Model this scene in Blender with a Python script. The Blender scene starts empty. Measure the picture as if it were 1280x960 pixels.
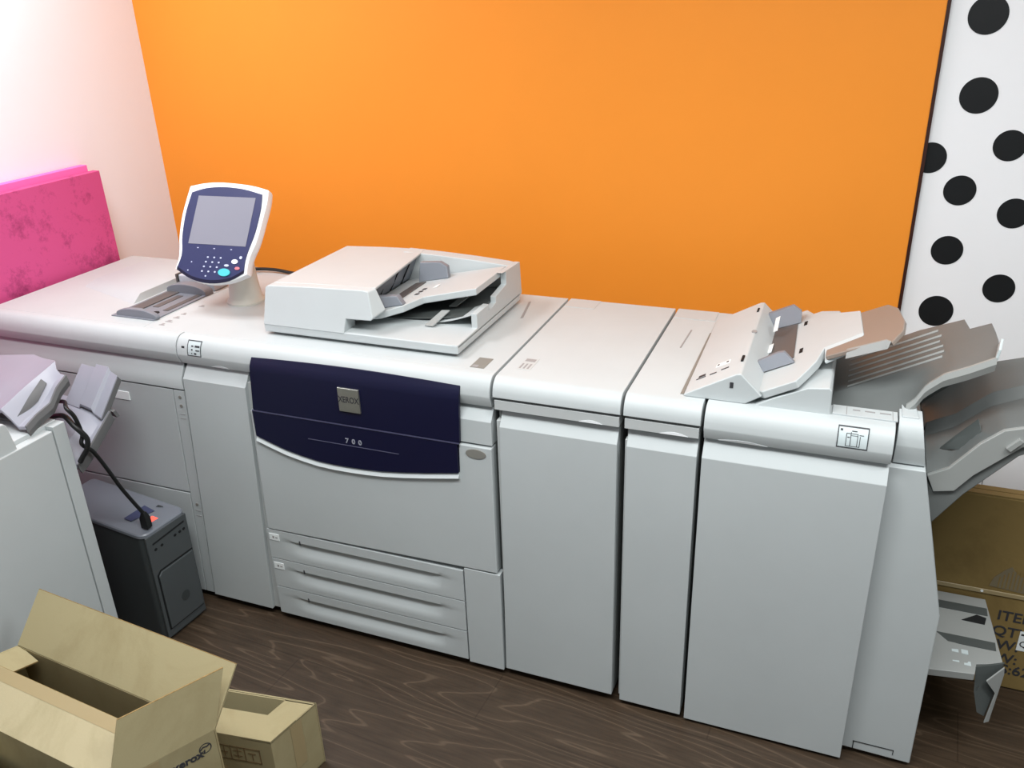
import bpy, bmesh, math
from mathutils import Vector, Matrix, Euler
SC = bpy.context.scene
COL = SC.collection
R = math.radians

# ------------------------------------------------------------------ materials
def lin(c):
    return tuple(((v/255.0)/12.92 if v/255.0 <= .04045 else ((v/255.0+.055)/1.055)**2.4) for v in c)

def mat(name, rgb, rough=.5, spec=.5, metal=0., var=.0, scale=6., var2=None, bump=0., bscale=300., emit=None, trans=0., coat=0.):
    m = bpy.data.materials.new(name); m.use_nodes = True
    nt = m.node_tree; b = nt.nodes['Principled BSDF']
    col = lin(rgb) + (1,)
    b.inputs['Base Color'].default_value = col
    b.inputs['Roughness'].default_value = rough
    b.inputs['Specular IOR Level'].default_value = spec
    b.inputs['Metallic'].default_value = metal
    if trans: b.inputs['Transmission Weight'].default_value = trans
    if coat: b.inputs['Coat Weight'].default_value = coat
    if emit:
        b.inputs['Emission Color'].default_value = lin(emit[0]) + (1,)
        b.inputs['Emission Strength'].default_value = emit[1]
    tc = nt.nodes.new('ShaderNodeTexCoord')
    if var or var2:
        n = nt.nodes.new('ShaderNodeTexNoise'); n.inputs['Scale'].default_value = scale
        n.inputs['Detail'].default_value = 6; n.inputs['Roughness'].default_value = .65
        nt.links.new(tc.outputs['Object'], n.inputs['Vector'])
        rp = nt.nodes.new('ShaderNodeValToRGB')
        c2 = lin(var2) if var2 else tuple(v*(1-var) for v in col[:3])
        rp.color_ramp.elements[0].position = .3; rp.color_ramp.elements[0].color = tuple(c2) + (1,)
        rp.color_ramp.elements[1].position = .62; rp.color_ramp.elements[1].color = col
        nt.links.new(n.outputs['Fac'], rp.inputs['Fac'])
        nt.links.new(rp.outputs['Color'], b.inputs['Base Color'])
    if bump:
        n2 = nt.nodes.new('ShaderNodeTexNoise'); n2.inputs['Scale'].default_value = bscale; n2.inputs['Detail'].default_value = 3
        nt.links.new(tc.outputs['Object'], n2.inputs['Vector'])
        bp = nt.nodes.new('ShaderNodeBump'); bp.inputs['Strength'].default_value = bump; bp.inputs['Distance'].default_value = .002
        nt.links.new(n2.outputs['Fac'], bp.inputs['Height'])
        nt.links.new(bp.outputs['Normal'], b.inputs['Normal'])
    return m

WHITE  = mat('machine_white', (190,195,196), .48, .4, var=.05, scale=3., bump=.05, bscale=900)
WHITE2 = mat('machine_white_panel', (188,193,194), .5, .4, var=.05, scale=2.5, bump=.05, bscale=900)
PANELG = mat('recess_grey', (138,141,140), .6, .3)
STRIPG = mat('strip_grey', (188,191,191), .5, .4)
DARK   = mat('dark_gap', (30,31,32), .7, .2)
BLUE   = mat('navy_plastic', (15,16,46), .42, .3)
BLUEUI = mat('navy_console', (32,38,84), .4, .45)
SCREEN = mat('screen_grey', (128,128,140), .3, .5)
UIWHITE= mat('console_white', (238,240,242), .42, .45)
COLUMN = mat('column_beige', (205,202,192), .5, .4)
TEAL   = mat('teal_button', (70,190,200), .4)
LIGHTB = mat('pale_button', (232,235,240), .4)
REDB   = mat('red_button', (214,120,130), .4)
KEYB   = mat('key_legend', (190,196,220), .5)
CHROME = mat('brushed_metal', (178,178,170), .35, .5, metal=.85, var=.12, scale=30)
SILVER = mat('silver_legend', (170,172,186), .35, .5, metal=.3)
DARKTX = mat('print_dark', (52,52,56), .6)
GREYTX = mat('print_grey', (150,148,148), .6)
LABELW = mat('label_white', (236,240,240), .5)
LABELG = mat('label_pale_blue', (196,206,208), .5)
LATCH  = mat('latch_grey', (128,126,120), .5)
GUIDE  = mat('guide_grey', (124,128,136), .45, .4)
GUIDED = mat('guide_dark', (92,88,87), .5, .4)
TRAY   = mat('tray_grey', (108,111,110), .42, .3, var=.08, scale=5.)
TRAYL  = mat('tray_grey_light', (150,152,150), .35, .5)
TRAYD  = mat('tray_grey_dark', (74,78,77), .45, .4)
TAN    = mat('extension_beige', (140,126,116), .42, .4)
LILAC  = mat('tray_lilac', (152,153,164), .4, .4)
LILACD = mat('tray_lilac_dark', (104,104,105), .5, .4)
ORANGE = mat('orange_paint', (246,150,50), .5, .25, var=.03, scale=2., bump=.04, bscale=250)
WALLW  = mat('wall_paint_white', (246,246,248), .6, .3, var=.02, scale=2.)
WALLL  = mat('wall_paint_left', (240,242,250), .6, .3, var=.02, scale=2.)
CEIL   = mat('ceiling_paint', (235,235,232), .8, .2)
MAROON = mat('strip_maroon', (54,22,12), .5, .4)
DOT    = mat('vinyl_black', (20,22,24), .5, .35, var=.2, scale=8.)
PINKE  = mat('foam_pink_edge', (248,120,196), .75, .2)
TOWERC = mat('tower_charcoal', (74,78,80), .5, .35, var=.1, scale=4.)
TOWERD = mat('tower_dark', (58,62,63), .5, .35, var=.1, scale=4.)
TOWERT = mat('tower_top', (112,116,124), .35, .45)
LCD    = mat('lcd_blue', (60,64,92), .25, .5)
REDL   = mat('red_lamp', (255,110,90), .4, emit=((255,70,60), .8))
RUBBER = mat('cable_black', (18,19,20), .45, .45)
CORE   = mat('cardboard_edge', (150,126,84), .8, .15, var=.35, scale=90.)
TAPE   = mat('packing_tape', (160,142,106), .3, .5)

def cardboard(name, rgb, dark, yellow=False):
    m = mat(name, rgb, .78, .2, bump=.08, bscale=220)
    nt = m.node_tree; b = nt.nodes['Principled BSDF']
    tc = nt.nodes['Texture Coordinate']
    n = nt.nodes.new('ShaderNodeTexNoise'); n.inputs['Scale'].default_value = 3.2; n.inputs['Detail'].default_value = 7
    n.inputs['Roughness'].default_value = .7; n.inputs['Distortion'].default_value = .6
    nt.links.new(tc.outputs['Object'], n.inputs['Vector'])
    r = nt.nodes.new('ShaderNodeValToRGB')
    r.color_ramp.elements[0].position = .33; r.color_ramp.elements[0].color = lin(dark) + (1,)
    r.color_ramp.elements[1].position = .5; r.color_ramp.elements[1].color = lin(rgb) + (1,)
    nt.links.new(n.outputs['Fac'], r.inputs['Fac'])
    out = r.outputs['Color']
    if yellow:
        n2 = nt.nodes.new('ShaderNodeTexNoise'); n2.inputs['Scale'].default_value = 3.5
        nt.links.new(tc.outputs['Object'], n2.inputs['Vector'])
        r2 = nt.nodes.new('ShaderNodeValToRGB'); r2.color_ramp.elements[0].position = .64; r2.color_ramp.elements[1].position = .74
        r2.color_ramp.elements[1].color = (.4,.4,.4,1)
        nt.links.new(n2.outputs['Fac'], r2.inputs['Fac'])
        mx = nt.nodes.new('ShaderNodeMix'); mx.data_type = 'RGBA'
        nt.links.new(r2.outputs['Color'], mx.inputs[0]); nt.links.new(out, mx.inputs[6])
        mx.inputs[7].default_value = lin((205,196,80)) + (1,)
        out = mx.outputs[2]
    nt.links.new(out, b.inputs['Base Color'])
    return m
CARD  = cardboard('cardboard_tan', (160,148,114), (150,137,103))
CARDY = cardboard('cardboard_flap', (173,161,130), (160,149,117), True)
CARDB = cardboard('cardboard_brown', (136,114,70), (124,103,62))
CARDI = cardboard('cardboard_inside', (158,144,109), (148,134,99))

def pink_mat():
    m = mat('foam_pink', (206,84,142), .7, .2)
    nt = m.node_tree; b = nt.nodes['Principled BSDF']; tc = nt.nodes['Texture Coordinate']
    n = nt.nodes.new('ShaderNodeTexNoise'); n.inputs['Scale'].default_value = 5.5; n.inputs['Detail'].default_value = 9; n.inputs['Roughness'].default_value = .8
    nt.links.new(tc.outputs['Object'], n.inputs['Vector'])
    r = nt.nodes.new('ShaderNodeValToRGB')
    r.color_ramp.elements[0].position = .30; r.color_ramp.elements[0].color = lin((140,50,96)) + (1,)
    r.color_ramp.elements[1].position = .47; r.color_ramp.elements[1].color = lin((206,84,142)) + (1,)
    nt.links.new(n.outputs['Fac'], r.inputs['Fac']); nt.links.new(r.outputs['Color'], b.inputs['Base Color'])
    return m
PINK = pink_mat()

def wood_mat():
    m = mat('walnut_laminate', (80,60,48), .42, .4)
    nt = m.node_tree; b = nt.nodes['Principled BSDF']; tc = nt.nodes['Texture Coordinate']
    mp = nt.nodes.new('ShaderNodeMapping'); mp.inputs['Rotation'].default_value = (0,0,R(4))
    nt.links.new(tc.outputs['Object'], mp.inputs['Vector'])
    # long flowing grain: rings of a stretched noise field
    mp2 = nt.nodes.new('ShaderNodeMapping'); mp2.inputs['Scale'].default_value = (.45, 4.4, 1)
    nt.links.new(mp.outputs['Vector'], mp2.inputs['Vector'])
    n = nt.nodes.new('ShaderNodeTexNoise'); n.inputs['Scale'].default_value = 1.5; n.inputs['Detail'].default_value = 2.2; n.inputs['Distortion'].default_value = .35
    nt.links.new(mp2.outputs['Vector'], n.inputs['Vector'])
    mu = nt.nodes.new('ShaderNodeMath'); mu.operation = 'MULTIPLY'; mu.inputs[1].default_value = 15
    nt.links.new(n.outputs['Fac'], mu.inputs[0])
    pp = nt.nodes.new('ShaderNodeMath'); pp.operation = 'PINGPONG'; pp.inputs[1].default_value = .5
    nt.links.new(mu.outputs[0], pp.inputs[0])
    r = nt.nodes.new('ShaderNodeValToRGB')
    e = r.color_ramp.elements
    e[0].position = .0; e[0].color = lin((65,52,40)) + (1,)
    e[1].position = .43; e[1].color = lin((73,59,46)) + (1,)
    x = e.new(.485); x.color = lin((93,77,62)) + (1,)
    nt.links.new(pp.outputs[0], r.inputs['Fac'])
    mp3 = nt.nodes.new('ShaderNodeMapping'); mp3.inputs['Scale'].default_value = (6, 90, 1)
    nt.links.new(mp.outputs['Vector'], mp3.inputs['Vector'])
    f = nt.nodes.new('ShaderNodeTexNoise'); f.inputs['Scale'].default_value = 1.5; f.inputs['Detail'].default_value = 4
    nt.links.new(mp3.outputs['Vector'], f.inputs['Vector'])
    br = nt.nodes.new('ShaderNodeTexBrick'); br.inputs['Scale'].default_value = 1.0
    br.inputs['Brick Width'].default_value = 1.25; br.inputs['Row Height'].default_value = .19; br.inputs['Mortar Size'].default_value = .0022
    br.inputs['Color1'].default_value = (1,1,1,1); br.inputs['Color2'].default_value = (.93,.93,.93,1); br.inputs['Mortar'].default_value = (.72,.7,.68,1)
    nt.links.new(mp.outputs['Vector'], br.inputs['Vector'])
    m1 = nt.nodes.new('ShaderNodeMix'); m1.data_type = 'RGBA'; m1.blend_type = 'MULTIPLY'; m1.inputs[0].default_value = 1
    nt.links.new(r.outputs['Color'], m1.inputs[6]); nt.links.new(br.outputs['Color'], m1.inputs[7])
    rr = nt.nodes.new('ShaderNodeValToRGB'); rr.color_ramp.elements[0].position = .3; rr.color_ramp.elements[0].color = (.7,.7,.7,1); rr.color_ramp.elements[1].position = .7
    nt.links.new(f.outputs['Fac'], rr.inputs['Fac'])
    m2 = nt.nodes.new('ShaderNodeMix'); m2.data_type = 'RGBA'; m2.blend_type = 'MULTIPLY'; m2.inputs[0].default_value = 1
    nt.links.new(m1.outputs[2], m2.inputs[6]); nt.links.new(rr.outputs['Color'], m2.inputs[7])
    nt.links.new(m2.outputs[2], b.inputs['Base Color'])
    return m
WOOD = wood_mat()

# ------------------------------------------------------------------ mesh helpers
class MB:
    def __init__(s): s.v = []; s.f = []
    def add(s, vs, fs):
        o = len(s.v); s.v += [tuple(v) for v in vs]; s.f += [tuple(i+o for i in f) for f in fs]; return s
    def prism(s, poly, axis, a, b, skew=None):
        """poly of 2D points extruded along an axis: x -> (y,z), y -> (x,z), z -> (x,y)"""
        def P(p, t):
            return {'x':(t,p[0],p[1]), 'y':(p[0],t,p[1]), 'z':(p[0],p[1],t)}[axis]
        n = len(poly); vs = [P(p,a) for p in poly] + [P(p,b) for p in poly]
        if skew: vs = [skew(v) for v in vs]
        fs = [tuple(range(n))[::-1], tuple(range(n,2*n))] + [(i,(i+1)%n,n+(i+1)%n,n+i) for i in range(n)]
        return s.add(vs, fs)
    def box(s, x0, x1, y0, y1, z0, z1):
        return s.prism([(x0,y0),(x1,y0),(x1,y1),(x0,y1)], 'z', z0, z1)
    def slab(s, pts, d):
        """polygon of 3D points given a thickness vector d"""
        d = Vector(d); n = len(pts); vs = [Vector(p) for p in pts]; vs = vs + [v+d for v in vs]
        return s.add(vs, [tuple(range(n))[::-1], tuple(range(n,2*n))] + [(i,(i+1)%n,n+(i+1)%n,n+i) for i in range(n)])
    def loft(s, rings, cap=True, closed=True):
        n = len(rings[0]); vs = [p for r in rings for p in r]; fs = []
        for k in range(len(rings)-1):
            for i in range(n if closed else n-1):
                fs.append((k*n+i, k*n+(i+1)%n, (k+1)*n+(i+1)%n, (k+1)*n+i))
        if cap: fs += [tuple(range(n))[::-1], tuple(range((len(rings)-1)*n, len(rings)*n))]
        return s.add(vs, fs)
    def sheet(s, rows, d):
        """grid of 3D points with a thickness vector d"""
        d = Vector(d); m, n = len(rows), len(rows[0])
        top = [Vector(p) for r in rows for p in r]; vs = top + [p+d for p in top]; o = m*n; fs = []
        for j in range(m-1):
            for i in range(n-1):
                a = j*n+i; fs.append((a,a+1,a+n+1,a+n)); fs.append((o+a,o+a+n,o+a+n+1,o+a+1))
        def wall(seq):
            for a, b in zip(seq, seq[1:]): fs.append((a,b,o+b,o+a))
        wall([i for i in range(n)]); wall([(m-1)*n+i for i in range(n)]); wall([j*n for j in range(m)]); wall([j*n+n-1 for j in range(m)])
        return s.add(vs, fs)
    def cyl(s, c, r, h, axis='z', n=28, r2=None):
        r2 = r if r2 is None else r2; rings = []
        for k, rr in ((0,r),(1,r2)):
            ring = []
            for i in range(n):
                a = 2*math.pi*i/n; p, q = rr*math.cos(a), rr*math.sin(a)
                ring.append({'z':(c[0]+p,c[1]+q,c[2]+h*k), 'y':(c[0]+p,c[1]+h*k,c[2]+q), 'x':(c[0]+h*k,c[1]+p,c[2]+q)}[axis])
            rings.append(ring)
        return s.loft(rings)
    def lathe(s, c, prof, n=32):
        return s.loft([[(c[0]+r*math.cos(2*math.pi*i/n), c[1]+r*math.sin(2*math.pi*i/n), c[2]+z) for i in range(n)] for r, z in prof])
    def tube(s, path, r, n=10, sub=6):
        pts = [Vector(p) for p in path]; out = []
        for i in range(len(pts)-1):
            p0 = pts[max(i-1,0)]; p1 = pts[i]; p2 = pts[i+1]; p3 = pts[min(i+2,len(pts)-1)]
            for k in range(sub):
                t = k/sub
                out.append(.5*((2*p1)+(p2-p0)*t+(2*p0-5*p1+4*p2-p3)*t*t+(3*p1-p0-3*p2+p3)*t**3))
        out.append(pts[-1]); rings = []
        for i, p in enumerate(out):
            d = (out[min(i+1,len(out)-1)]-out[max(i-1,0)]).normalized()
            a = d.cross(Vector((.3,.2,.93))).normalized(); b = d.cross(a)
            rings.append([p + r*(math.cos(2*math.pi*k/n)*a+math.sin(2*math.pi*k/n)*b) for k in range(n)])
        return s.loft(rings)
    def build(s, name, m, parent=None, bevel=.0, seg=2, M=None, world=True, ang=35, label=None):
        me = bpy.data.meshes.new(name); vs = [Vector(v) for v in s.v]
        if M is not None: vs = [M @ v for v in vs]
        if parent is not None and world:
            top = parent
            while top.parent is not None: top = top.parent
            inv = Matrix.LocRotScale(top.location, top.rotation_euler, None).inverted()
            vs = [inv @ v for v in vs]
        me.from_pydata(vs, [], s.f)
        bm = bmesh.new(); bm.from_mesh(me); bmesh.ops.recalc_face_normals(bm, faces=bm.faces); bm.to_mesh(me); bm.free()
        me.materials.append(m)
        for p in me.polygons: p.use_smooth = True
        me.set_sharp_from_angle(angle=R(ang))
        o = bpy.data.objects.new(name, me); COL.objects.link(o)
        if parent is not None: o.parent = parent
        if bevel:
            b = o.modifiers.new('bevel', 'BEVEL'); b.width = bevel; b.segments = seg; b.limit_method = 'ANGLE'; b.angle_limit = R(32)
            b.harden_normals = True
        if label: o['label'] = label
        return o

def tag(o, label, cat, group=None):
    o['label'] = label; o['category'] = cat
    if group: o['group'] = group
    return o
def thing(name, label, cat, loc=(0,0,0), rz=0., group=None):
    o = bpy.data.objects.new(name, None); COL.objects.link(o); o.empty_display_size = .1
    o.location = loc; o.rotation_euler = (0,0,rz)
    return tag(o, label, cat, group)
def struct(o): o['kind'] = 'structure'; return o
def frame(o, x, y, z=None):
    """4x4 whose local axes are x (right), y (up), normal z, at o"""
    x = Vector(x).normalized(); y = Vector(y).normalized(); z = x.cross(y) if z is None else Vector(z)
    return Matrix(((x.x,y.x,z.x,o[0]),(x.y,y.y,z.y,o[1]),(x.z,y.z,z.z,o[2]),(0,0,0,1)))
def text(body, name, m, parent, size, M, ext=.0004, world=True, sx=1., shear=0., bold=0.):
    cu = bpy.data.curves.new('t', 'FONT'); cu.body = body; cu.size = size; cu.extrude = ext; cu.align_x = 'CENTER'; cu.align_y = 'CENTER'
    cu.shear = shear; cu.offset = bold; cu.resolution_u = 3
    to = bpy.data.objects.new('t', cu); COL.objects.link(to)
    bpy.context.view_layer.update()
    me = to.to_mesh(); mb = MB(); mb.v = [(v.co.x*sx, v.co.y, v.co.z) for v in me.vertices]; mb.f = [tuple(p.vertices) for p in me.polygons]
    to.to_mesh_clear(); bpy.data.objects.remove(to); bpy.data.curves.remove(cu)
    return mb.build(name, m, parent, M=M, world=world)
def arc(cx, cy, rx, ry, a0, a1, n):
    return [(cx+rx*math.cos(R(a0+(a1-a0)*i/n)), cy+ry*math.sin(R(a0+(a1-a0)*i/n))) for i in range(n+1)]

# ------------------------------------------------------------------ setting
ZT, ZS, ZB, D = .9896, .903, .03, .672
X1, X3, X4, X5 = -1.025, .3495, .5467, .968
YW = 1.08; XL = -1.95; ZC = 2.75
struct(MB().box(XL-.1, 3.2, -3.2, YW+.12, -.05, 0).build('floor', WOOD))
struct(MB().box(XL-.1, XL, -3.2, YW+.12, 0, ZC).build('wall_left', WALLL))
struct(MB().box(XL, 3.2, YW+.012, YW+.12, 0, ZC).build('wall_right', WALLW))
struct(MB().box(XL, .996, YW, YW+.012, 0, ZC).build('wall_back', ORANGE))
struct(MB().box(.996, 1.006, YW-.004, YW+.012, 0, ZC).build('edge_strip', MAROON))  # thin dark maroon strip along the right edge of the orange wall
struct(MB().box(1.349, 1.352, YW+.0105, YW+.012, 0, .50).build('trim_2', GREYTX))
struct(MB().box(XL-.1, 3.2, -3.2, YW+.12, ZC, ZC+.05).build('ceiling', CEIL))

dots = [((1.107,1.799),.052,'black round wall dot highest on the white wall, at the top edge'),
        ((1.120,1.582),.051,'black round wall dot second from the top beside the orange wall'),
        ((1.019,1.400),.046,'black wall dot cut in half by the edge of the orange wall'),
        ((1.227,1.442),.045,'upper one of the two black wall dots cut by the right photo edge'),
        ((1.116,1.305),.0455,'black wall dot just right of and below the half dot at the orange edge'),
        ((1.274,1.243),.0455,'lower one of the two black wall dots cut by the right photo edge'),
        ((1.111,1.117),.0460,'black wall dot directly above the dot that touches the grey top tray'),
        ((1.276,1.006),.0455,'lone black wall dot low at the right, above the tip of the top tray'),
        ((1.111,.915),.0510,'lowest black wall dot, just above the grey top paper tray')]
for (x, z), r, lab in dots:
    pts = [(p, q) for p, q in arc(x, z, r, r, 0, 360, 48)[:-1]]
    if x-r < 1.006: pts = [(max(p,1.006), q) for p, q in pts]
    tag(MB().prism(pts, 'y', YW+.0105, YW+.012).build('wall_dot', DOT), lab, 'wall sticker', 'black dots on the white wall')

# ------------------------------------------------------------------ generic machine pieces
def nose(off=0., top=ZT, mid=.938, bot=ZS, back=.05):
    """side profile of a rounded front edge, as (y,z)"""
    p = [(back, top), (.038, top)] + [(.036-.036*math.sin(R(a)), mid+(top-mid)*math.cos(R(a))) for a in (15,30,45,60,75,90)] + \
        [(-.0005, mid-.004), (.013, bot), (back, bot)]
    return [(y+off, z) for y, z in p]
def top_cover(mb, x0, x1, top=ZT, y1=D, **k):
    p = nose(top=top, **k)
    p = [(y1, top)] + p[1:-1] + [(y1, p[-1][1])]
    return mb.prism(p, 'x', x0, x1)
def door_poly(top=.898, face=.855, bot=ZB, y=0., t=.04):
    return [(y+.028, top), (y, face), (y, bot), (y+t, bot), (y+t, top)]
def casters(parent, xs, ys):
    for x in xs:
        for y in ys:
            MB().cyl((x-.012,y,.0155), .0155, .024, 'x', 16).box(x-.014,x+.014,y-.014,y+.014,.022,.036).build('caster', DARK, parent)
def nose_y(z, mid=.938, top=ZT):
    c = min(1, max(0, (z-mid)/(top-mid))); return .036-.036*math.sqrt(1-c*c)
def nose_label(parent, x0, x1, z0, z1, lines, m=LABELW, mf=DARKTX, fr=.0022):
    """framed pictogram label lying on the rounded front edge; u,v in 0..1"""
    def patch(u0, u1, v0, v1, d):
        rows = []
        for k in range(7):
            z = z0+(z1-z0)*(v0+(v1-v0)*k/6); y = nose_y(z)
            n_ = Vector((0,-1,.55)).normalized()*d
            rows.append([(x0+(x1-x0)*u0, y+n_.y, z+n_.z), (x0+(x1-x0)*u1, y+n_.y, z+n_.z)])
        return rows
    pl = MB().sheet(patch(0,1,0,1,.0012), (0,.0008,-.0004)).build('label', m, parent)
    f = MB(); a = fr/(x1-x0); b = fr/(z1-z0)
    for l in ((0,1,0,b),(0,1,1-b,1),(0,a,0,1),(1-a,1,0,1)) + tuple(lines): f.sheet(patch(*l,.0018), (0,.0006,-.0003))
    f.build('pictogram', mf, pl)
    return pl
def icon_label(parent, x0, x1, y, z0, z1, lines, m=LABELW, mf=DARKTX, name='label', fr=.0022, tilt=0.):
    """framed pictogram label standing on a front face"""
    T = Matrix.Translation((0,y,(z0+z1)/2)) @ Matrix.Rotation(tilt, 4, 'X') @ Matrix.Translation((0,0,-(z0+z1)/2))
    pl = MB().box(x0,x1,-.0006,.0006,z0,z1).build(name, m, parent, M=T)
    f = MB()
    for a, b, c, d in ((x0,x1,z0,z0+fr),(x0,x1,z1-fr,z1),(x0,x0+fr,z0,z1),(x1-fr,x1,z0,z1)): f.box(a,b,-.0011,0,c,d)
    for a, b, c, d in lines:
        w = x1-x0; h = z1-z0; f.box(x0+a*w, x0+b*w, -.0011, 0, z0+c*h, z0+d*h)
    f.build('pictogram', mf, pl, M=T)
    return pl

# ------------------------------------------------------------------ paper feeder (left)
G = .004
fd = thing('paper_feeder', 'white paper feeder cabinet at left end of the printer line, grey bypass tray on top', 'paper feeder', (-1.43,.33,0))
FX0, FX1 = -1.835, X1-G
XT = -1.186
mb = MB().prism(nose(), 'x', FX0, FX1)
mb.prism([(FX0,.05),(XT,.05),(XT,D+.02),(FX0,D+.02)], 'z', ZS, ZT)
mb.build('top_cover', WHITE, fd, .0015)
# rear lid with a sunken paper bed
lid = MB()
ring = lambda P, z: [(x,y,z) for x, y in P]
lid.loft([ring([(-1.700,.318),(-1.378,.212),(-1.378,.63),(-1.70,.63)],ZT), ring([(-1.670,.356),(-1.384,.256),(-1.384,.612),(-1.66,.612)],ZT+.024)])
lid.build('paper_bed_lid', WHITE, fd, 0)
bt = MB().prism([(-1.362,.098),(-1.190,.098),(-1.190,.385),(-1.362,.385)], 'z', ZT, ZT+.004).build('bypass_tray', GUIDE, fd, .001)
MB().box(-1.345,-1.30,.15,.36,ZT+.004,ZT+.0075).build('channel', GUIDED, bt, .001)
MB().box(-1.285,-1.262,.20,.32,ZT+.004,ZT+.0055).build('slot', GUIDED, bt)
MB().box(-1.225,-1.205,.18,.38,ZT+.004,ZT+.0055).build('slot', GUIDED, bt)
MB().cyl((-1.232,.155,ZT+.004), .012, .002).build('screw', DARK, bt)
MB().prism([(-1.345,ZT)]+[(-1.265+.083*math.cos(R(a)), ZT+.008+.022*math.sin(R(a))) for a in range(165,-1,-15)]+[(-1.186,ZT)], 'y', .104, .122).build('paper_guide', GUIDE, bt, .002)
MB().prism([(-1.355,ZT)]+[(-1.272+.083*math.cos(R(a)), ZT+.012+.024*math.sin(R(a))) for a in range(165,-1,-15)]+[(-1.188,ZT)], 'y', .345, .385).build('paper_guide', GUIDE, bt, .002)
MB().prism([(-1.345,.40),(-1.195,.40),(-1.195,.475),(-1.345,.475)], 'z', ZT, ZT+.05).build('feed_head', mat('feed_head_grey',(196,200,208),.45), fd, .006)
MB().box(-1.352,-1.345,.395,.45,ZT+.002,ZT+.052).build('hinge_arm', GUIDED, fd, .001)
LEG = [(-1.150,.075,.02),(-1.152,.105,.026),(-1.150,.14,.022),(-1.150,.175,.018),(-1.146,.255,.022)]
body = MB().box(FX0+.01, FX1-.004, .032, D+.02, ZB, ZS).build('body', PANELG, fd)
MB().prism([(.030,.898),(.004,.853),(.004,.814),(.04,.814),(.04,.898)], 'x', FX0+.004, FX1-.004).build('front_cover', WHITE, fd, .0012)
lean = lambda v: (v[0]-(.808-v[2])*.052 if v[0] > -1.2 else v[0], v[1], v[2])
lean2 = lambda v: (v[0]-(.808-v[2])*(.064 if v[0] > -1.05 else .052), v[1], v[2])
d1 = MB().prism([(.006,.808),(.006,.434),(.03,.434),(.03,.808)], 'x', FX0+.006, -1.080, skew=lean).build('drawer', WHITE2, fd, .0012)
MB().box(-1.352,-1.262,.0035,.0062,.745,.775).build('lit_handle_recess', LABELW, d1, .001)  # white plate paints the light caught in the drawer's handle recess
d2 = MB().prism([(.006,.428),(.006,.03),(.03,.03),(.03,.428)], 'x', FX0+.006, -1.080, skew=lean).build('drawer', WHITE2, fd, .0012)
cp = MB().prism([(.006,.808),(.006,.03),(.03,.03),(.03,.808)], 'x', -1.077, FX1-.006, skew=lean2).build('control_strip', WHITE2, fd, .0012)
for z in (.785,.755,.39):
    MB().cyl((-1.054-(.808-z)*.058,.0045,z), .0055, .002, 'y', 14).build('indicator', LATCH, cp)
for z in (.725,.71,.365,.345):
    MB().box(-1.064-(.808-z)*.058,-1.044-(.808-z)*.058,.005,.0062,z,z+.0018).build('tray_mark', GREYTX, cp)
casters(fd, (-1.77,-1.12), (.08,.58))

# ------------------------------------------------------------------ printer engine
en = thing('printer', 'large white production printer with navy front panel and three paper drawers', 'printer', (-.5,.33,0))
mb = MB().prism(nose(), 'x', X1, -G)
mb.prism([(XT+.0015,.05),(-G,.05),(-G,D),(XT+.0015,D)], 'z', ZS, ZT)
mb.build('top_cover', WHITE, en, .0015)
for x, y, w in LEG:
    MB().prism([(x,y),(x+w,y),(x+w,y+.006),(x+w*.6,y+.006),(x+w*.6,y+.017),(x+.003,y+.017),(x+.003,y+.006),(x,y+.006)], 'z', ZT, ZT+.0006).build('printed_legend', GREYTX, en)
MB().box(-.850, -.74, .014, .05, ZB, .868).build('side_strip', STRIPG, en, .001)
MB().box(X1+.008, -.005, .0295, D, ZB, ZS-.003).build('body', PANELG, en)
nd = MB().prism(door_poly(t=.0285), 'x', X1+.006, -.790, skew=lambda v: (v[0]-(ZS-v[2])*(.066 if v[0]<-.9 else .055), v[1], v[2])).build('narrow_door', WHITE2, en, .0012)
sk = lambda v: (v[0]-(.86-v[2])*(.022 if v[0]<-.5 else 0.), v[1], v[2])
# upper front frame either side of the navy panel
uf = MB().prism([(.028,.898),(.002,.862),(.002,.792),(.04,.792),(.04,.898)], 'x', -.772, -.004).build('front_frame', WHITE2, en, .0012)
# front door with a curved cut-out below the navy panel
arcp = [(-.773,.704),(-.725,.688),(-.672,.672),(-.617,.661),(-.562,.653),(-.508,.6505),(-.453,.651),(-.399,.653),(-.344,.657),(-.276,.666),(-.208,.677),(-.155,.6865),(-.103,.696)]
fdoor = MB()
fdoor.prism([(-.797,.363),(-.785,.786)] + [(-.7735,.786)] + arcp + [(-.1005,.786),(-.004,.786),(-.004,.378)], 'y', -.004, .03)
fdoor.build('front_door', WHITE2, en, .0035, 3)
# raised rim under the curve
rim = MB()
def sect(p, q):
    x, z = p
    return [(x, -.003, z+.001), (x, -.0135, z-.014), (x, -.004, z-.021), (x, .004, z-.010)]
rim.loft([sect(p, None) for p in arcp], cap=True)
rim.build('door_rim', WHITE, en, 0)
# navy panel: two pieces following the rounded front edge
def navy(zs, xl, xr, m, name):
    rows = []
    for (y, z) in zs:
        a, b = xl(z), xr(z)
        rows.append([(a+(b-a)*t/24, y, z + (.006*math.sin(math.pi*t/24) if z > .955 else 0)) for t in range(25)])
    return MB().sheet(rows, (0,.012,0)).build(name, m, en, .002)
xlf = lambda z: -.754+(z-.959)*(.17 if z > .86 else .06) - (.017 if z <= .86 else 0)*0
xlf = lambda z: -.7545 if z > .95 else (-.7545 + (z-.95)*.09)
xrf = lambda z: -.087 - (.96-z)*.045
np_ = navy([(.004,.960),(-.004,.948),(-.0095,.935),(-.011,.918),(-.011,.86),(-.011,.793)], xlf, xrf, BLUE, 'navy_panel')
low = MB()
xs = [p[0] for p in arcp]; n = len(arcp)
top = [(p[0], -.011, .789) for p in arcp]; bot = [(p[0], -.011, p[1]+.001) for p in arcp]
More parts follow.
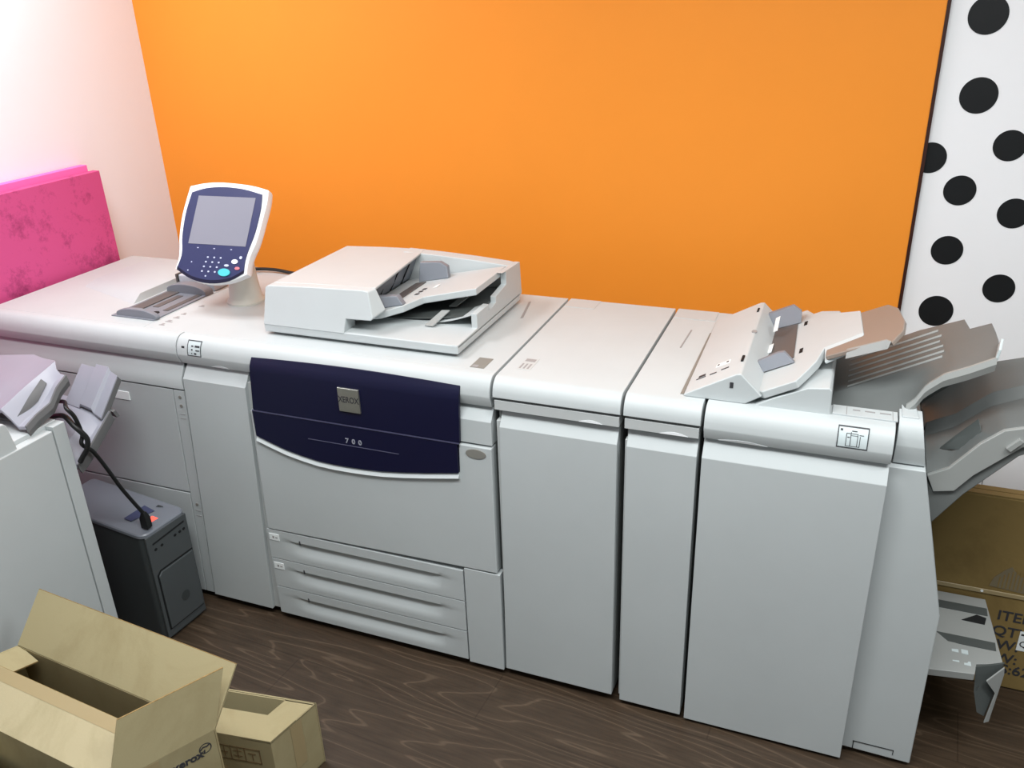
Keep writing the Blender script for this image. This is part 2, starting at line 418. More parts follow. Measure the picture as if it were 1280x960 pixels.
low.sheet([top, [( (a[0]+b[0])/2, -.011, (a[2]+b[2])/2) for a, b in zip(top,bot)], bot], (0,.012,0))
lp = low.build('navy_panel', BLUE, en, .0015)
MB().box(-.772,-.0955,-.0125,-.008,.7895,.7925).build('seam_line', mat('navy_seam',(70,70,96),.35), lp)
MB().box(-.585,-.285,-.0118,-.009,.7255,.7272).build('accent_line', mat('navy_accent',(92,92,116),.35), lp)
for ch, dx in (('7',-.0215),('0',0.),('0',.0215)):
    text(ch, 'model_digit', SILVER, lp, .0215, frame((-.430+dx,-.0112,.741),(1,0,0),(0,0,1)), ext=.0008, sx=1.05, bold=.0005)
bd = MB().box(-.4605,-.3925,-.017,-.010,.838,.911).build('badge', CHROME, np_, .0015)
text('XEROX', 'badge_lettering', DARKTX, bd, .0265, frame((-.4265,-.0172,.876),(1,0,0),(0,0,1)), ext=.0006, sx=.74, bold=.0003)
MB().prism(arc(-.050,.764,.030,.0145,0,360,32)[:-1], 'y', -.0065, -.003).build('door_latch', LATCH, en, .001)
# drawers
def drawer(z0, z1, hz):
    P = []
    n = 28
    xl0, xr0 = -.801, -.1135
    xs = [xl0, xl0+.05, -.72] + [-.70+.5*k/16 for k in range(17)] + [-.185, -.15, xr0]
    zf = [1., .93, .82, .72, .66, .60, .54, .46, .40, .33, .25, .12, 0.]
    hs = (z1-z0)
    def dep(x, f):
        u = max(0., min(1., (x+.745)/.10)) * max(0., min(1., (-.165-x)/.08)); u = u*u*(3-2*u)
        if f >= .72 or f <= .25: return 0.
        if f >= .60: return .016*u*(1.-max(0,(f-.66)/.06))
        return .016*u*((f-.25)/.35)
    rows = [[(x, -.003+dep(x,f), z0+hs*f-.000) for x in xs] for f in zf]
    back = MB().sheet(rows, (0,.02,0))
    return back.build('drawer', WHITE2, en, .0, ang=28)
for k, (a, b) in enumerate(((.2525,.3605),(.140,.2485),(.03,.136))):
    d = drawer(a, b, 0)
    MB().box(-.683,-.679,-.0045,-.002,b-.036,b-.022).build('size_mark', DARKTX, d)
    if k < 2:
        l = MB().box(-.795,-.758,-.0046,-.0025,b-.038,b-.014).build('drawer_label', LABELW, d)
        MB().box(-.783,-.776,-.0050,-.004,b-.030,b-.022).box(-.772,-.764,-.0050,-.004,b-.029,b-.025).build('label_print', GREYTX, l)
MB().prism([(-.003,.373),(-.003,.022),(.03,.022),(.03,.373)], 'x', -.1095, .004).build('lower_cover', WHITE2, en, .0015)
MB().box(-.084,-.043,.06,.129,ZT,ZT+.0008).build('sensor_plate', LATCH, en)
MB().box(-.0805,-.064,.064,.078,ZT+.0008,ZT+.0012).build('sensor_print', GREYTX, en)
MB().prism([(-.081,.46),(-.087,.45),(-.115,.60),(-.109,.605)], 'z', ZT, ZT+.0012).build('top_groove', GREYTX, en)
nose_label(en, -.984, -.934, .937, .982, [(.3,.45,.62,.7),(.55,.9,.60,.72),(.3,.4,.38,.48),(.62,.9,.36,.44),(.3,.36,.14,.22),(.5,.66,.12,.24)], m=LABELG)
MB().box(-1.006,-.996,.003,.008,.957,.964).build('tray_mark', DARKTX, en)
casters(en, (-.93,-.08), (.08,.58))

def lit_finger_notch(parent, x0, x1, ya, yb):  # finger pull as a bright white sheet, painting the lit door bevel behind it
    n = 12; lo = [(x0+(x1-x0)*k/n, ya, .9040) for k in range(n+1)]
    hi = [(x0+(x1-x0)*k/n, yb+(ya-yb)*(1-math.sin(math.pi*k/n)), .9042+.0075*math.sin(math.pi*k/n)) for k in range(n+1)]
    MB().sheet([lo, hi], (0,.001,0)).build('lit_finger_notch', UIWHITE, parent)
lit_finger_notch(en, -.915, -.848, .0118, .0085)
# document feeder on the platen
df = MB()
base = [(-.772,.105),(-.138,.105),(-.138,.585),(-.16,.60),(-.75,.60),(-.772,.58)]
df.prism(base, 'z', ZT+.010, ZT+.036)
df = df.build('document_feeder', WHITE, en, .004, 3)
MB().box(-.755,-.155,.125,.585,ZT,ZT+.012).build('platen_gasket', PANELG, df)
# feeder body at the left, leaning front
fb = MB()
left = [(-.772,1.022),(-.770,1.128),(-.762,1.134),(-.62,1.141)]
prof = left + [(-.440,1.146),(-.424,1.143),(-.404,1.074),(-.409,1.066),(-.490,1.064),(-.496,1.022)]
profb = left + [(-.432,1.148),(-.413,1.145),(-.388,1.086),(-.394,1.078),(-.490,1.064),(-.496,1.022)]
def fyf(z): return .103+.034*max(0,(z-1.03)/.11)
def fyb(z): return .604-.02*max(0,(z-1.03)/.11)
fb.loft([[(x, fyf(z), z) for x, z in prof], [(x, .168, z) for x, z in profb]])
pa = left + [(-.415,1.147),(-.417,1.139),(-.475,1.120),(-.53,1.022)]
pb_ = left + [(-.462,1.145),(-.464,1.137),(-.515,1.120),(-.53,1.022)]
fb.loft([[(x, .168, z) for x, z in pa], [(x, fyb(z), z) for x, z in pb_]])
fb.build('feeder_cover', WHITE, df, .003, 3)
# rear wall and right end wall
rw = MB()
rwp = [(-.52,1.022),(-.52,1.146),(-.40,1.142),(-.28,1.136),(-.17,1.128),(-.142,1.123),(-.138,1.022)]
rw.loft([[(x,.515+ (0 if z<1.03 else .02),z) for x,z in rwp], [(x,.604-.02*max(0,(z-1.03)/.11),z) for x,z in rwp]])
rw.build('rear_wall', WHITE, df, .003)
ew = MB().prism([(.106,1.018),(.106,1.026),(.242,1.028),(.242,1.070),(.33,1.072),(.33,1.05),(.385,1.058),(.385,1.076),(.47,1.088),(.47,1.128),(.44,1.132),(.59,1.125),(.60,1.018)], 'x', -.156, -.138)
ew.build('end_wall', WHITE, df, .002)
# input tray
it = MB()
tp = [(-.495,.168,1.060),(-.41,.172,1.073),(-.352,.205,1.088),(-.318,.270,1.096),(-.158,.290,1.130),(-.156,.478,1.131),(-.156,.52,1.131),(-.495,.52,1.060)]
it.slab(tp, (0,0,-.021))
it = it.build('input_tray', WHITE, df, .003)
MB().slab([(-.44,.19,1.072),(-.353,.207,1.088),(-.375,.212,1.112),(-.435,.20,1.108)], (0,.022,0)).build('paper_guide', GUIDE, it, .003)
MB().slab([(-.43,.455,1.073),(-.325,.455,1.096),(-.335,.47,1.128),(-.36,.47,1.140),(-.43,.47,1.134)], (0,.02,0)).build('paper_guide', GUIDE, it, .003)
MB().slab([(-.432,.24,1.0735),(-.395,.24,1.0815),(-.395,.44,1.0815),(-.432,.44,1.0735)], (0,0,.003)).build('tray_channel', GUIDED, it, .001)
mbk = MB()
for y in (.30,.325,.35): mbk.slab([(-.365,y,1.088),(-.352,y,1.091),(-.352,y+.012,1.091),(-.365,y+.012,1.088)], (0,0,.0008))
mbk.build('size_marks', DARKTX, it)
MB().slab([(-.330,.355,1.0955),(-.318,.355,1.098),(-.318,.385,1.098),(-.330,.385,1.0955)], (0,0,.001)).build('tray_label', LABELW, it)
MB().slab([(-.496,.165,1.062),(-.496,.53,1.062),(-.47,.53,1.132),(-.445,.165,1.136)], (-.003,0,0)).build('feed_slot', GUIDE, df)
for y in (.24,.31,.38,.45): MB().slab([(-.494,y,1.064),(-.494,y+.003,1.064),(-.458,y+.003,1.132),(-.458,y,1.132)], (.004,0,0)).build('slot_rib', DARK, it)
# output tray: shallow grey bowl under the input tray
ob = []
for j in range(9):
    y = .255+.265*j/8
    ob.append([(-.49+.335*i/14, y, 1.028+.032*(i/14)**1.8+.006*(j/8)) for i in range(15)])
ot = MB().sheet(ob, (0,0,-.004)).build('output_tray', TRAYD, df, 0)
rmp = []
for k in range(12):
    t = k/11; x = -.156-.19*t; z = 1.027+.040*(1-t)**2
    rmp.append([(x,.246,z-.002*t),(x,.29,z),(x,.335,z+.001)])
MB().sheet(rmp, (0,0,-.003)).build('stacking_ramp', WHITE, ot, 0)
MB().slab([(-.292,.215,1.028),(-.266,.215,1.028),(-.238,.275,1.058),(-.264,.275,1.056)], (0,0,.004)).build('paper_stop', TRAYL, ot, .001)
MB().slab([(-.27,.335,1.048),(-.245,.335,1.050),(-.215,.405,1.074),(-.24,.405,1.071)], (0,0,.004)).build('paper_stop', TRAYL, ot, .001)

# operator console on its column
cb = MB().lathe((-1.027,.352,ZT), [(.062,0),(.062,.006),(.055,.014),(.053,.02),(.047,.07),(.044,.115),(.044,.19)], 36).build('console_column', COLUMN, en)
UC = Vector((-1.027,.30,1.271)); yaw, tl = .0649, .6171
ur = Vector((math.cos(yaw),math.sin(yaw),0)); un0 = Vector((math.sin(yaw),-math.cos(yaw),0))
uu = Vector((0,0,1))*math.cos(tl)-un0*math.sin(tl)
UM = frame(UC, ur, uu)
def smooth_loop(pts, k=4):
    """Catmull-Rom refinement of a closed outline, keeping corners at repeated points"""
    n = len(pts); out = []
    for i in range(n):
        p0, p1, p2, p3 = (Vector(pts[(i+j-1)%n]) for j in range(4))
        if (p1-p2).length < 1e-6: continue
        if (p0-p1).length < 1e-6: p0 = p1
        if (p3-p2).length < 1e-6: p3 = p2
        for t in range(k):
            t /= k
            q = .5*((2*p1)+(p2-p0)*t+(2*p0-5*p1+4*p2-p3)*t*t+(3*p1-p0-3*p2+p3)*t**3); out.append((q.x,q.y))
    return out
outer = [(-.148,.113),(-.148,.113),(-.094,.125),(-.028,.1295),(.073,.123),(.142,.109),(.142,.109),(.146,.07),(.144,.026),(.138,-.057),(.126,-.108),(.124,-.14),(.127,-.168),(.127,-.168),(.072,-.194),(.003,-.205),(-.066,-.196),(-.135,-.165),(-.135,-.165),(-.132,-.13),(-.137,-.097),(-.147,-.057),(-.154,.018)]
face  = [(-.134,.091),(-.134,.091),(-.084,.107),(-.019,.113),(.054,.108),(.124,.093),(.124,.093),(.130,.041),(.127,-.033),(.117,-.088),(.113,-.125),(.116,-.160),(.116,-.160),(.072,-.187),(.004,-.199),(-.066,-.190),(-.127,-.162),(-.127,-.162),(-.121,-.126),(-.124,-.098),(-.134,-.057),(-.140,.019)]
co = MB(); O = smooth_loop(outer)
co.loft([[(x*.86, y*.86-.004, -.056) for x, y in O], [(x*.975, y*.975, -.034) for x, y in O], [(x, y, -.022) for x, y in O], [(x, y, -.002) for x, y in O]])
con = co.build('operator_console', UIWHITE, en, .002, M=UM)
F = smooth_loop(face)
fc = MB().loft([[(x,y,-.004) for x,y in F],[(x,y,.0012) for x,y in F]]).build('console_face', BLUEUI, con, .0006, M=UM)
B_ = [p for p in F]
MB().prism([(-.105,-.0805),(.105,-.0805),(.105,.0805),(-.105,.0805)], 'z', .001, .0022).build('touch_screen', SCREEN, con, .0005, M=UM)
def btn(x, y, rx, ry, m, name='button', h=.0035):
    MB().prism(arc(x,y,rx,ry,0,360,20)[:-1], 'z', .001, h).build(name, m, fc, .0006, M=UM)
btn(.049,-.168,.0215,.0125,TEAL,'start_button',.005); btn(.078,-.131,.0115,.0075,LIGHTB); btn(.092,-.152,.009,.005,REDB); btn(.052,-.145,.0085,.004,KEYB); btn(.097,-.117,.005,.005,KEYB)
for r_ in range(4):
    for c_ in range(3):
        if r_ == 3 and False: continue
        btn(-.022+c_*.0235-r_*.0035, -.1215-r_*.0155, .0035, .0028, KEYB, 'key', .0025)
btn(-.016,-.183,.003,.0026,KEYB,'key',.0025)
for x in (-.066,-.006,.056): btn(x,-.0925,.0035,.0016,KEYB,'indicator',.0018)
for x, y in ((-.078,-.14),(-.085,-.168)): btn(x,y,.0024,.0024,KEYB,'indicator',.0018)
bb = [(x,y) for x,y in F if y < -.158]; bb.sort()
MB().sheet([[(x,y+.004,.0018) for x,y in bb],[(x,y-.006,.0008) for x,y in bb],[(x*.97,y*.985-.004,-.016) for x,y in bb]], (0,0,-.003)).build('console_chin', BLUE, con, 0, M=UM)
MB().box(-.06,.06,-.13,.0,-.088,-.05).build('console_bracket', COLUMN, con, .008, M=UM)

# ------------------------------------------------------------------ interface module
im = thing('interface_module', 'white cabinet module between navy-panelled printer and finisher, plain door', 'printer module', (.175,.33,0))
A0, A1 = G, X3-G
top_cover(MB(), A0, A1, bot=.932, mid=.944).build('top_cover', WHITE, im, .0015)
MB().box(A0+.003, A1-.003, .004, D, .903, .9305).build('trim_strip', STRIPG, im, .001)
MB().box(A0+.004, A0+.025, .012, .05, ZB, .868).build('side_strip', STRIPG, im, .001)
MB().box(A0+.006, A1-.005, .03, D, ZB, .902).build('body', PANELG, im)
MB().prism(door_poly(), 'x', A0+.022, A1-.006, skew=lambda v: (v[0]+(-.0055+(v[2]-.86)*.012 if v[0]<.1 else 0), v[1], v[2])).build('door', WHITE2, im, .0012)
tl_ = MB().box(.040,.078,.085,.165,ZT,ZT+.0008).build('top_label', STRIPG, im)
for k in range(3): MB().box(.044+k*.011,.049+k*.011,.092,.125,ZT+.0008,ZT+.0012).build('label_print', GREYTX, tl_)
MB().box(.044,.072,.140,.158,ZT+.0008,ZT+.0012).build('label_print', GREYTX, tl_)
rp_ = MB().box(A0+.002,.105,.594,D-.001,ZT,ZT+.0012).build('rear_lid', STRIPG, im)
lit_finger_notch(im, .238, .300, .0033, .0033)
casters(im, (.06,.29), (.08,.58))

# ------------------------------------------------------------------ finisher
fi = thing('finisher', 'white finisher at the right end with stacked grey output trays', 'finisher', (.85,.33,0))
N0, N1 = X3+G, X4-G
top_cover(MB(), N0, N1, bot=.932, mid=.944).build('narrow_top_cover', WHITE, fi, .0015)
MB().box(N0+.003, N1-.003, .004, D, .903, .9305).build('trim_strip', STRIPG, fi, .001)
MB().box(N0+.004, N0+.025, .012, .05, ZB, .868).build('side_strip', STRIPG, fi, .001)
MB().box(N0+.006, N1-.003, .03, D, ZB, .902).build('narrow_body', PANELG, fi)
MB().prism(door_poly(bot=.02), 'x', N0+.022, N1-.004, skew=lambda v: (v[0]+(-.012+(v[2]-.86)*.0 if v[0]<.4 else 0), v[1], v[2])).build('narrow_door', WHITE2, fi, .0012)
MB().box(N0+.002,.478,.590,D-.001,ZT,ZT+.0012).build('rear_lid', STRIPG, fi)
MB().prism([(.420,.357),(.424,.357),(.428,.50),(.424,.50)], 'z', ZT, ZT+.001).build('top_groove', GREYTX, fi)
# main cabinet with sloping right side
side = lambda z: 1.044-.19*(z-.9) if z > .88 else (1.135-.091*(z-.5)/.395 if z > .5 else 1.135+.01*(.5-z)/.485)
MB().prism([(X4+.012,ZB-.002),(1.139,.014),(1.135,.50),(1.0455,.885),(X4+.012,.885)], 'y', .04, .428).build('body', WHITE2, fi, .003)
MB().box(X4+.012, 1.02, .43, .632, ZB, .885).build('rear_body', WHITE2, fi, .003)
kn = MB().box(.995,1.096,.0385,.041,.045,.0465).box(1.0945,1.096,.0385,.041,.03,.046).box(.996,.998,.0385,.041,.02,.046).build('kick_panel_seam', DARK, fi)
top_cover(MB(), X4+G, X5, bot=.9035, y1=.108).build('front_top_cover', WHITE, fi, .0015)
MB().prism([(X4+G,.108),(.828,.108),(.828,.63),(X4+G,.63)], 'z', .887, ZT).build('rear_top_cover', WHITE, fi, .0015)
pq = [(y+.042, z) for y, z in nose(top=.998, mid=.942, bot=.889, back=.075)]
MB().prism(pq, 'x', .975, 1.0, skew=lambda v: (side(v[2])-.002 if v[0] > .98 else v[0], v[1], v[2])).build('corner_cover', WHITE, fi, .0015)
MB().prism([(.980,.072),(1.016,.072),(1.010,.15),(.980,.15)], 'z', .985, 1.0005).build('corner_block', WHITE, fi, .002)
MB().prism(door_poly(bot=.012), 'x', X4+.004, X5, skew=lambda v: (v[0], v[1], v[2])).build('front_door', WHITE2, fi, .0015)
nose_label(fi, .849, .915, .9375, .984, [(.28,.30,.12,.72),(.42,.44,.12,.78),(.64,.66,.12,.70),(.72,.74,.12,.62),(.28,.74,.10,.125),(.30,.66,.70,.725),(.44,.66,.62,.64),(.45,.62,.80,.84),(.08,.16,.80,.88),(.70,.84,.66,.69),(.32,.40,.52,.56)], m=LABELG)
ls = MB().box(.832,.972,.056,.104,ZT,ZT+.004).build('legend_strip', WHITE, fi, .001)
for a, b in ((.876,.892),(.902,.924),(.934,.958)): MB().box(a,b,.082,.088,ZT+.004,ZT+.0046).build('legend_print', GREYTX, ls)
MB().box(.862,.8635,.056,.104,ZT+.004,ZT+.0044).box(.961,.9622,.056,.104,ZT+.004,ZT+.0044).build('legend_seam', GREYTX, ls)
# sloped housing right of the inserter
MB().prism([(.655,ZT-.002),(.70,1.014),(.773,1.0495),(.820,1.055),(.826,1.048),(.828,ZT-.002)], 'y', .052, .60).build('transport_housing', WHITE, fi, .003)
# inserter
ins = MB()
insp = [(.490,ZT),(.4905,.996),(.612,1.064),(.622,1.0655),(.674,1.014),(.636,ZT)]
ins.loft([[(x-.002*k, y, z) for x, z in insp] for k, y in ((0,.05),(3,.585))])
ins = ins.build('inserter', WHITE, fi, .004, 3)
MB().box(.4805,.4885,.06,.49,ZT,ZT+.0015).build('seam_line', LATCH, ins)
MB().box(.598,.606,.0485,.0515,1.028,1.042).build('latch_mark', DARKTX, ins)
sl = (1.064-.996)/(.612-.4905)
def on_slope(x): return 1.0-.0035+sl*(x-.4905)+.0002
for x, y, w, h in ((.508,.115,.022,.005),(.512,.125,.016,.012),(.540,.115,.016,.006),(.566,.12,.018,.006)):
    MB().slab([(x,y,on_slope(x)),(x+w,y,on_slope(x+w)),(x+w,y+h,on_slope(x+w)),(x,y+h,on_slope(x))], (0,0,.0008)).build('printed_legend', DARKTX, ins)
il = MB().slab([(.548,.155,on_slope(.548)),(.582,.155,on_slope(.582)),(.582,.175,on_slope(.582)),(.548,.175,on_slope(.548))], (0,0,.0010)).build('sticker', LABELW, ins)
MB().slab([(.551,.161,on_slope(.551)),(.556,.161,on_slope(.556)),(.556,.17,on_slope(.556)),(.551,.17,on_slope(.551))], (0,0,.0014)).slab([(.572,.161,on_slope(.572)),(.578,.161,on_slope(.578)),(.578,.17,on_slope(.578)),(.572,.17,on_slope(.572))], (0,0,.0014)).build('sticker_print', DARKTX, il)
MB().box(.610,.616,.13,.165,1.062,1.0675).box(.604,.609,.50,.53,1.062,1.066).build('release_slot', DARK, ins)
MB().prism(arc(.617,.34,.007,.010,0,360,20)[:-1], 'z', 1.064, 1.0665).build('screw', GREYTX, ins)
# inserter feed tray, rising to the right
sz = lambda x: 1.02+.55*(x-.66)
wp = [(.640,.10),(.672,.052),(.745,.046),(.764,.085),(.783,.13),(.796,.200),(.878,.208),(.868,.385),(.761,.49),(.735,.565),(.632,.575)]
tr = MB().slab([(x,y,sz(x)) for x,y in wp], (.008,0,-.018)).build('inserter_tray', WHITE, fi, .003)
MB().slab([(.796,.200,sz(.796)),(.878,.208,sz(.878)),(.879,.165,sz(.879)-.016),(.800,.150,sz(.796)-.016)], (.004,0,-.006)).build('tray_side', WHITE, tr, .002)
bedp = [(.640,.20),(.728,.205),(.716,.52),(.634,.53)]
MB().slab([(x,y,sz(x)+.0005) for x,y in bedp], (0,0,.002)).build('tray_bed', GUIDED, tr)
MB().slab([(.632,.175,1.008),(.733,.165,sz(.733)+.002),(.705,.185,sz(.705)+.034),(.690,.19,sz(.690)+.036),(.632,.197,1.034)], (0,.014,0)).build('paper_guide', GUIDE, tr, .002)
MB().slab([(.628,.500,1.006),(.726,.460,sz(.726)+.002),(.724,.47,sz(.724)+.032),(.70,.50,sz(.70)+.05),(.632,.535,1.048)], (0,.016,0)).build('paper_guide', GUIDE, tr, .002)
MB().slab([(.655,.30,sz(.655)+.003),(.668,.30,sz(.668)+.003),(.668,.355,sz(.668)+.003),(.655,.355,sz(.655)+.003)], (0,0,.005)).build('feed_finger', LABELW, tr, .001)
MB().slab([(.660,.40,sz(.660)+.025),(.672,.385,sz(.672)+.03),(.672,.44,sz(.672)+.05),(.660,.45,sz(.66)+.045)], (0,0,.004)).build('feed_lever', LABELW, tr, .001)
mk = MB()
for x, y in ((.738,.225),(.735,.43)): mk.slab([(x,y,sz(x)),(x+.008,y,sz(x+.008)),(x+.008,y+.03,sz(x+.008)),(x,y+.03,sz(x))], (0,0,.001))
mk.build('release_slot', DARK, tr)
ep = [(.800,.150),(.878,.128),(.925,.112),(.935,.090),(.958,.142),(.962,.20),(.950,.31),(.930,.363),(.868,.378),(.86,.21),(.80,.20)]
te = MB().slab([(x,y,sz(x)-.004) for x,y in ep], (.006,0,-.010)).build('tray_extension', TAN, tr, .003)
MB().slab([(.845,.142,sz(.845)-.003),(.925,.114,sz(.925)-.003),(.934,.092,sz(.934)-.003),(.93,.10,sz(.93)-.022),(.845,.13,sz(.845)-.022)], (0,.006,0)).build('tray_lip', TRAYL, te, .001)

# output trays
def lerp(a, b, t): return tuple(x+(y-x)*t for x, y in zip(a,b))
def profile(pts, n):
    """resample a polyline of (x,z) by x"""
    pts = sorted(pts); out = []
    for k in range(n+1):
        x = pts[0][0]+(pts[-1][0]-pts[0][0])*k/n
        for a, b in zip(pts, pts[1:]):
            if a[0] <= x <= b[0]+1e-9:
                t = (x-a[0])/max(1e-9,b[0]-a[0]); out.append((x, a[1]+(b[1]-a[1])*t)); break
    return out
def otray(rails, name, m, parent, thick=-.012, n=24, bevel=.002):
    """loft between rails [(y, [(x,z)...])...] each resampled to n steps"""
    rows = []
    for y, p in rails: rows.append([(x, y(k/n) if callable(y) else y, z) for k, (x, z) in enumerate(profile(p, n))])
    return MB().sheet(rows, (0,0,thick)).build(name, m, parent, bevel, ang=25)
pz = lambda x: .99+.53*(x-.86)
main = lambda x0, x1, dz=0: [(x0,pz(x0)+dz),(x1,pz(x1)+dz)]
t1 = otray([(.118,[(.826,.930),(.977,.990),(1.003,1.020),(1.022,1.058),(1.054,1.090),(1.10,1.113),(1.150,1.142)]),
            (.150,[(.826,.940),(.97,.995),(1.00,1.022),(1.03,1.068),(1.06,1.095),(1.155,1.146)]),
            (.185,[(.826,.947),(.93,1.0),(.99,1.045),(1.04,1.083),(1.160,1.150)]),
            (.215,main(.826,1.162)), (.27,main(.826,1.162)), (.335,main(.826,1.160)), (.345,main(.826,1.118)), (.42,main(.826,1.112)), (.45,main(.826,1.015))], 'output_tray', TRAY, fi)
for y, x0, x1 in ((.225,.86,1.055),(.255,.86,1.06),(.29,.86,1.06),(.325,.86,1.055),(.36,.86,1.06),(.40,.86,1.055)):
    MB().loft([[(x0,y-.004,pz(x0)+.0002),(x0,y,pz(x0)+.003),(x0,y+.004,pz(x0)+.0002)],[(x1,y-.004,pz(x1)+.0002),(x1,y,pz(x1)+.004),(x1,y+.004,pz(x1)+.0002)]]).build('tray_rib', TRAYL, t1)
lipr = [(.988,1.006),(1.003,1.022),(1.022,1.061),(1.054,1.092),(1.10,1.115),(1.150,1.144)]
MB().sheet([[(x,.117,z+.002) for x,z in profile(lipr,20)], [(x,.112,z-.012) for x,z in profile(lipr,20)], [(x,.117,z-.03) for x,z in profile(lipr,20)]], (0,.007,0)).build('tray_edge', TRAYL, t1, 0)
MB().slab([(1.146,.119,1.138),(1.157,.185,1.148),(1.160,.185,1.166),(1.149,.119,1.164)], (.006,0,0)).build('paper_stop', LABELG, t1, .001)
MB().slab([(.90,.24,.93),(1.09,.24,1.03),(1.09,.24,1.095),(.90,.24,.995)], (0,.14,0)).build('tray_support', TRAYD, t1, .002)
# lower, longer tray leaving the sloping side of the cabinet
r0 = [(1.055,.846),(1.098,.872),(1.150,.944),(1.191,.984),(1.224,.995),(1.34,1.035)]
r1 = [(1.052,.866),(1.098,.895),(1.150,.944),(1.191,.982),(1.224,.995),(1.34,1.035)]
r2 = [(1.052,.872),(1.112,.905),(1.18,.972),(1.247,1.003),(1.34,1.035)]
r3 = [(1.052,.860),(1.112,.918),(1.18,.99),(1.25,1.012),(1.34,1.04)]
t2 = otray([(.108,r0),(.135,[(x,z-.022 if 1.06<x<1.14 else z) for x,z in r1]),(.18,r1),(.25,r2),(.275,[(x,z+.026) for x,z in r2]),(.30,r2),(.40,r2),(.43,r3),(.455,[(x,z+.01) for x,z in r3])], 'output_tray', TRAY, fi)
MB().prism([(1.045,.83),(1.045,.97),(1.15,1.035),(1.19,1.01),(1.112,.905)], 'y', .452, .462).build('rear_wall', TRAYD, t2, .001)
MB().slab([(1.080,.170,.880),(1.110,.165,.925),(1.148,.165,.972),(1.156,.150,.950),(1.126,.135,.905)], (0,.004,.002)).build('finger_recess', TRAYD, t2, .001)
MB().prism([(1.056,.846),(1.098,.872),(1.150,.944),(1.191,.984),(1.224,.995),(1.34,1.035),(1.34,1.0),(1.232,.948),(1.150,.862),(1.118,.815),(1.075,.805)], 'y', .096, .108).build('tray_edge', TRAYL, t2, .002)
MB().prism([(1.05,.84),(1.078,.80),(1.118,.815),(1.150,.862),(1.232,.948),(1.34,1.0),(1.34,.985),(1.232,.922),(1.14,.805),(1.085,.715)], 'y', .105, .44).build('tray_support', TRAY, t2, .003)
MB().slab([(1.20,.097,.945),(1.222,.097,.972),(1.232,.097,.966),(1.21,.097,.938)], (0,-.01,0)).build('tray_clip', TRAYL, t2, .001)
# booklet tray low at the right side
bt_ = MB()
lt = [(1.128,.425,.305),(1.302,.425,.305),(1.325,.185,.285),(1.262,.165,.283),(1.255,.125,.282),(1.128,.105,.282)]
lt = MB().slab(lt, (0,0,-.022)).build('booklet_tray', TRAYL, fi, .002)
tz = lambda y: .305-.0835*(.425-y)+.0003
def strip(y0, y1, x0, x1, m, name, sh=0.):
    MB().slab([(x0,y0,tz(y0)),(x1+sh,y0,tz(y0)),(x1,y1,tz(y1)),(x0,y1,tz(y1))], (0,0,.0012)).build(name, m, lt)
strip(.355,.385,1.135,1.302,TRAYD,'belt_slot'); strip(.225,.255,1.135,1.312,TRAYD,'belt_slot')
MB().slab([(1.235,.320,tz(.320)),(1.292,.318,tz(.318)),(1.298,.345,tz(.345)),(1.275,.352,tz(.352))], (0,0,.0012)).build('tray_hole', DARK, lt)
for x, y in ((1.205,.19),(1.228,.19),(1.205,.155),(1.232,.15)): MB().box(x,x+.016,y,y+.016,tz(y)-.001,tz(y)+.0022).build('sticker', LABELG, lt)
MB().slab([(1.258,.150,.284),(1.326,.185,.286),(1.322,.178,.262),(1.312,.150,.205),(1.298,.128,.150),(1.278,.120,.165),(1.262,.125,.225)], (.004,.008,0)).build('tray_flap', TRAYD, lt, .001)
MB().slab([(1.285,.130,.262),(1.327,.172,.283),(1.330,.172,.262),(1.310,.118,.145),(1.298,.112,.142),(1.312,.135,.225)], (0,.006,0)).build('flap_rim', TRAYL, lt, .001)
lit_finger_notch(fi, .445, .515, .0033, .0033)
lit_finger_notch(fi, .585, .700, .0118, .0085)
casters(fi, (.62,1.05), (.12,.56))

# ------------------------------------------------------------------ foam boards on the left
for k, (dx, y0, y1, ztop, lab) in enumerate(((.0, -1.3,.655,1.330,'smudged pink foam board standing in front, leaning at the left wall'),(-.045, -1.3,.64,1.352,'pink foam board behind the smudged one, only its top strip showing'))):
    xb, xt = -1.850+dx, -1.868+dx*.9
    o = MB().loft([[(xb,y0,0),(xb-.032,y0,0),(xb-.032,y1,0),(xb,y1,0)], [(xt,y0,ztop),(xt-.032,y0,ztop),(xt-.032,y1,ztop),(xt,y1,ztop)]])
    o = o.build('foam_board', PINK if k == 0 else PINKE, None, .002)
    tag(o, lab, 'foam board', 'pink foam boards')

# ------------------------------------------------------------------ second white machine at the left
m2 = thing('second_finisher', 'second white machine at left photo edge, end panel seen edge-on above the open box', 'finisher', (-1.4,-.85,0))
PX, PY = -1.135, -.345
MB().box(-1.72, PX-.034, -1.35, PY-.004, .02, .838).build('body', WHITE2, m2, .003)
MB().box(PX-.03, PX, PY-.040, PY, .02, .860).build('corner_post', WHITE2, m2, .002)
MB().box(PX-.03, PX-.001, -1.35, PY-.043, .02, .850).build('front_door', WHITE2, m2, .003)
MB().box(-1.70, PX-.03, -1.30, PY-.002, .834, .862).build('top_cover', WHITE, m2, .002)
MB().prism([(-1.35,.846),(PY-.149,.846),(PY-.160,.922),(PY-.168,.932),(-1.35,.932)], 'x', -1.50, PX-.006).build('top_block', WHITE, m2, .004)
for x in (-1.65,-1.15):
    for y in (-1.25,-.45): MB().cyl((x,y,.0), .018, .024, 'z', 14).build('foot', DARK, m2)
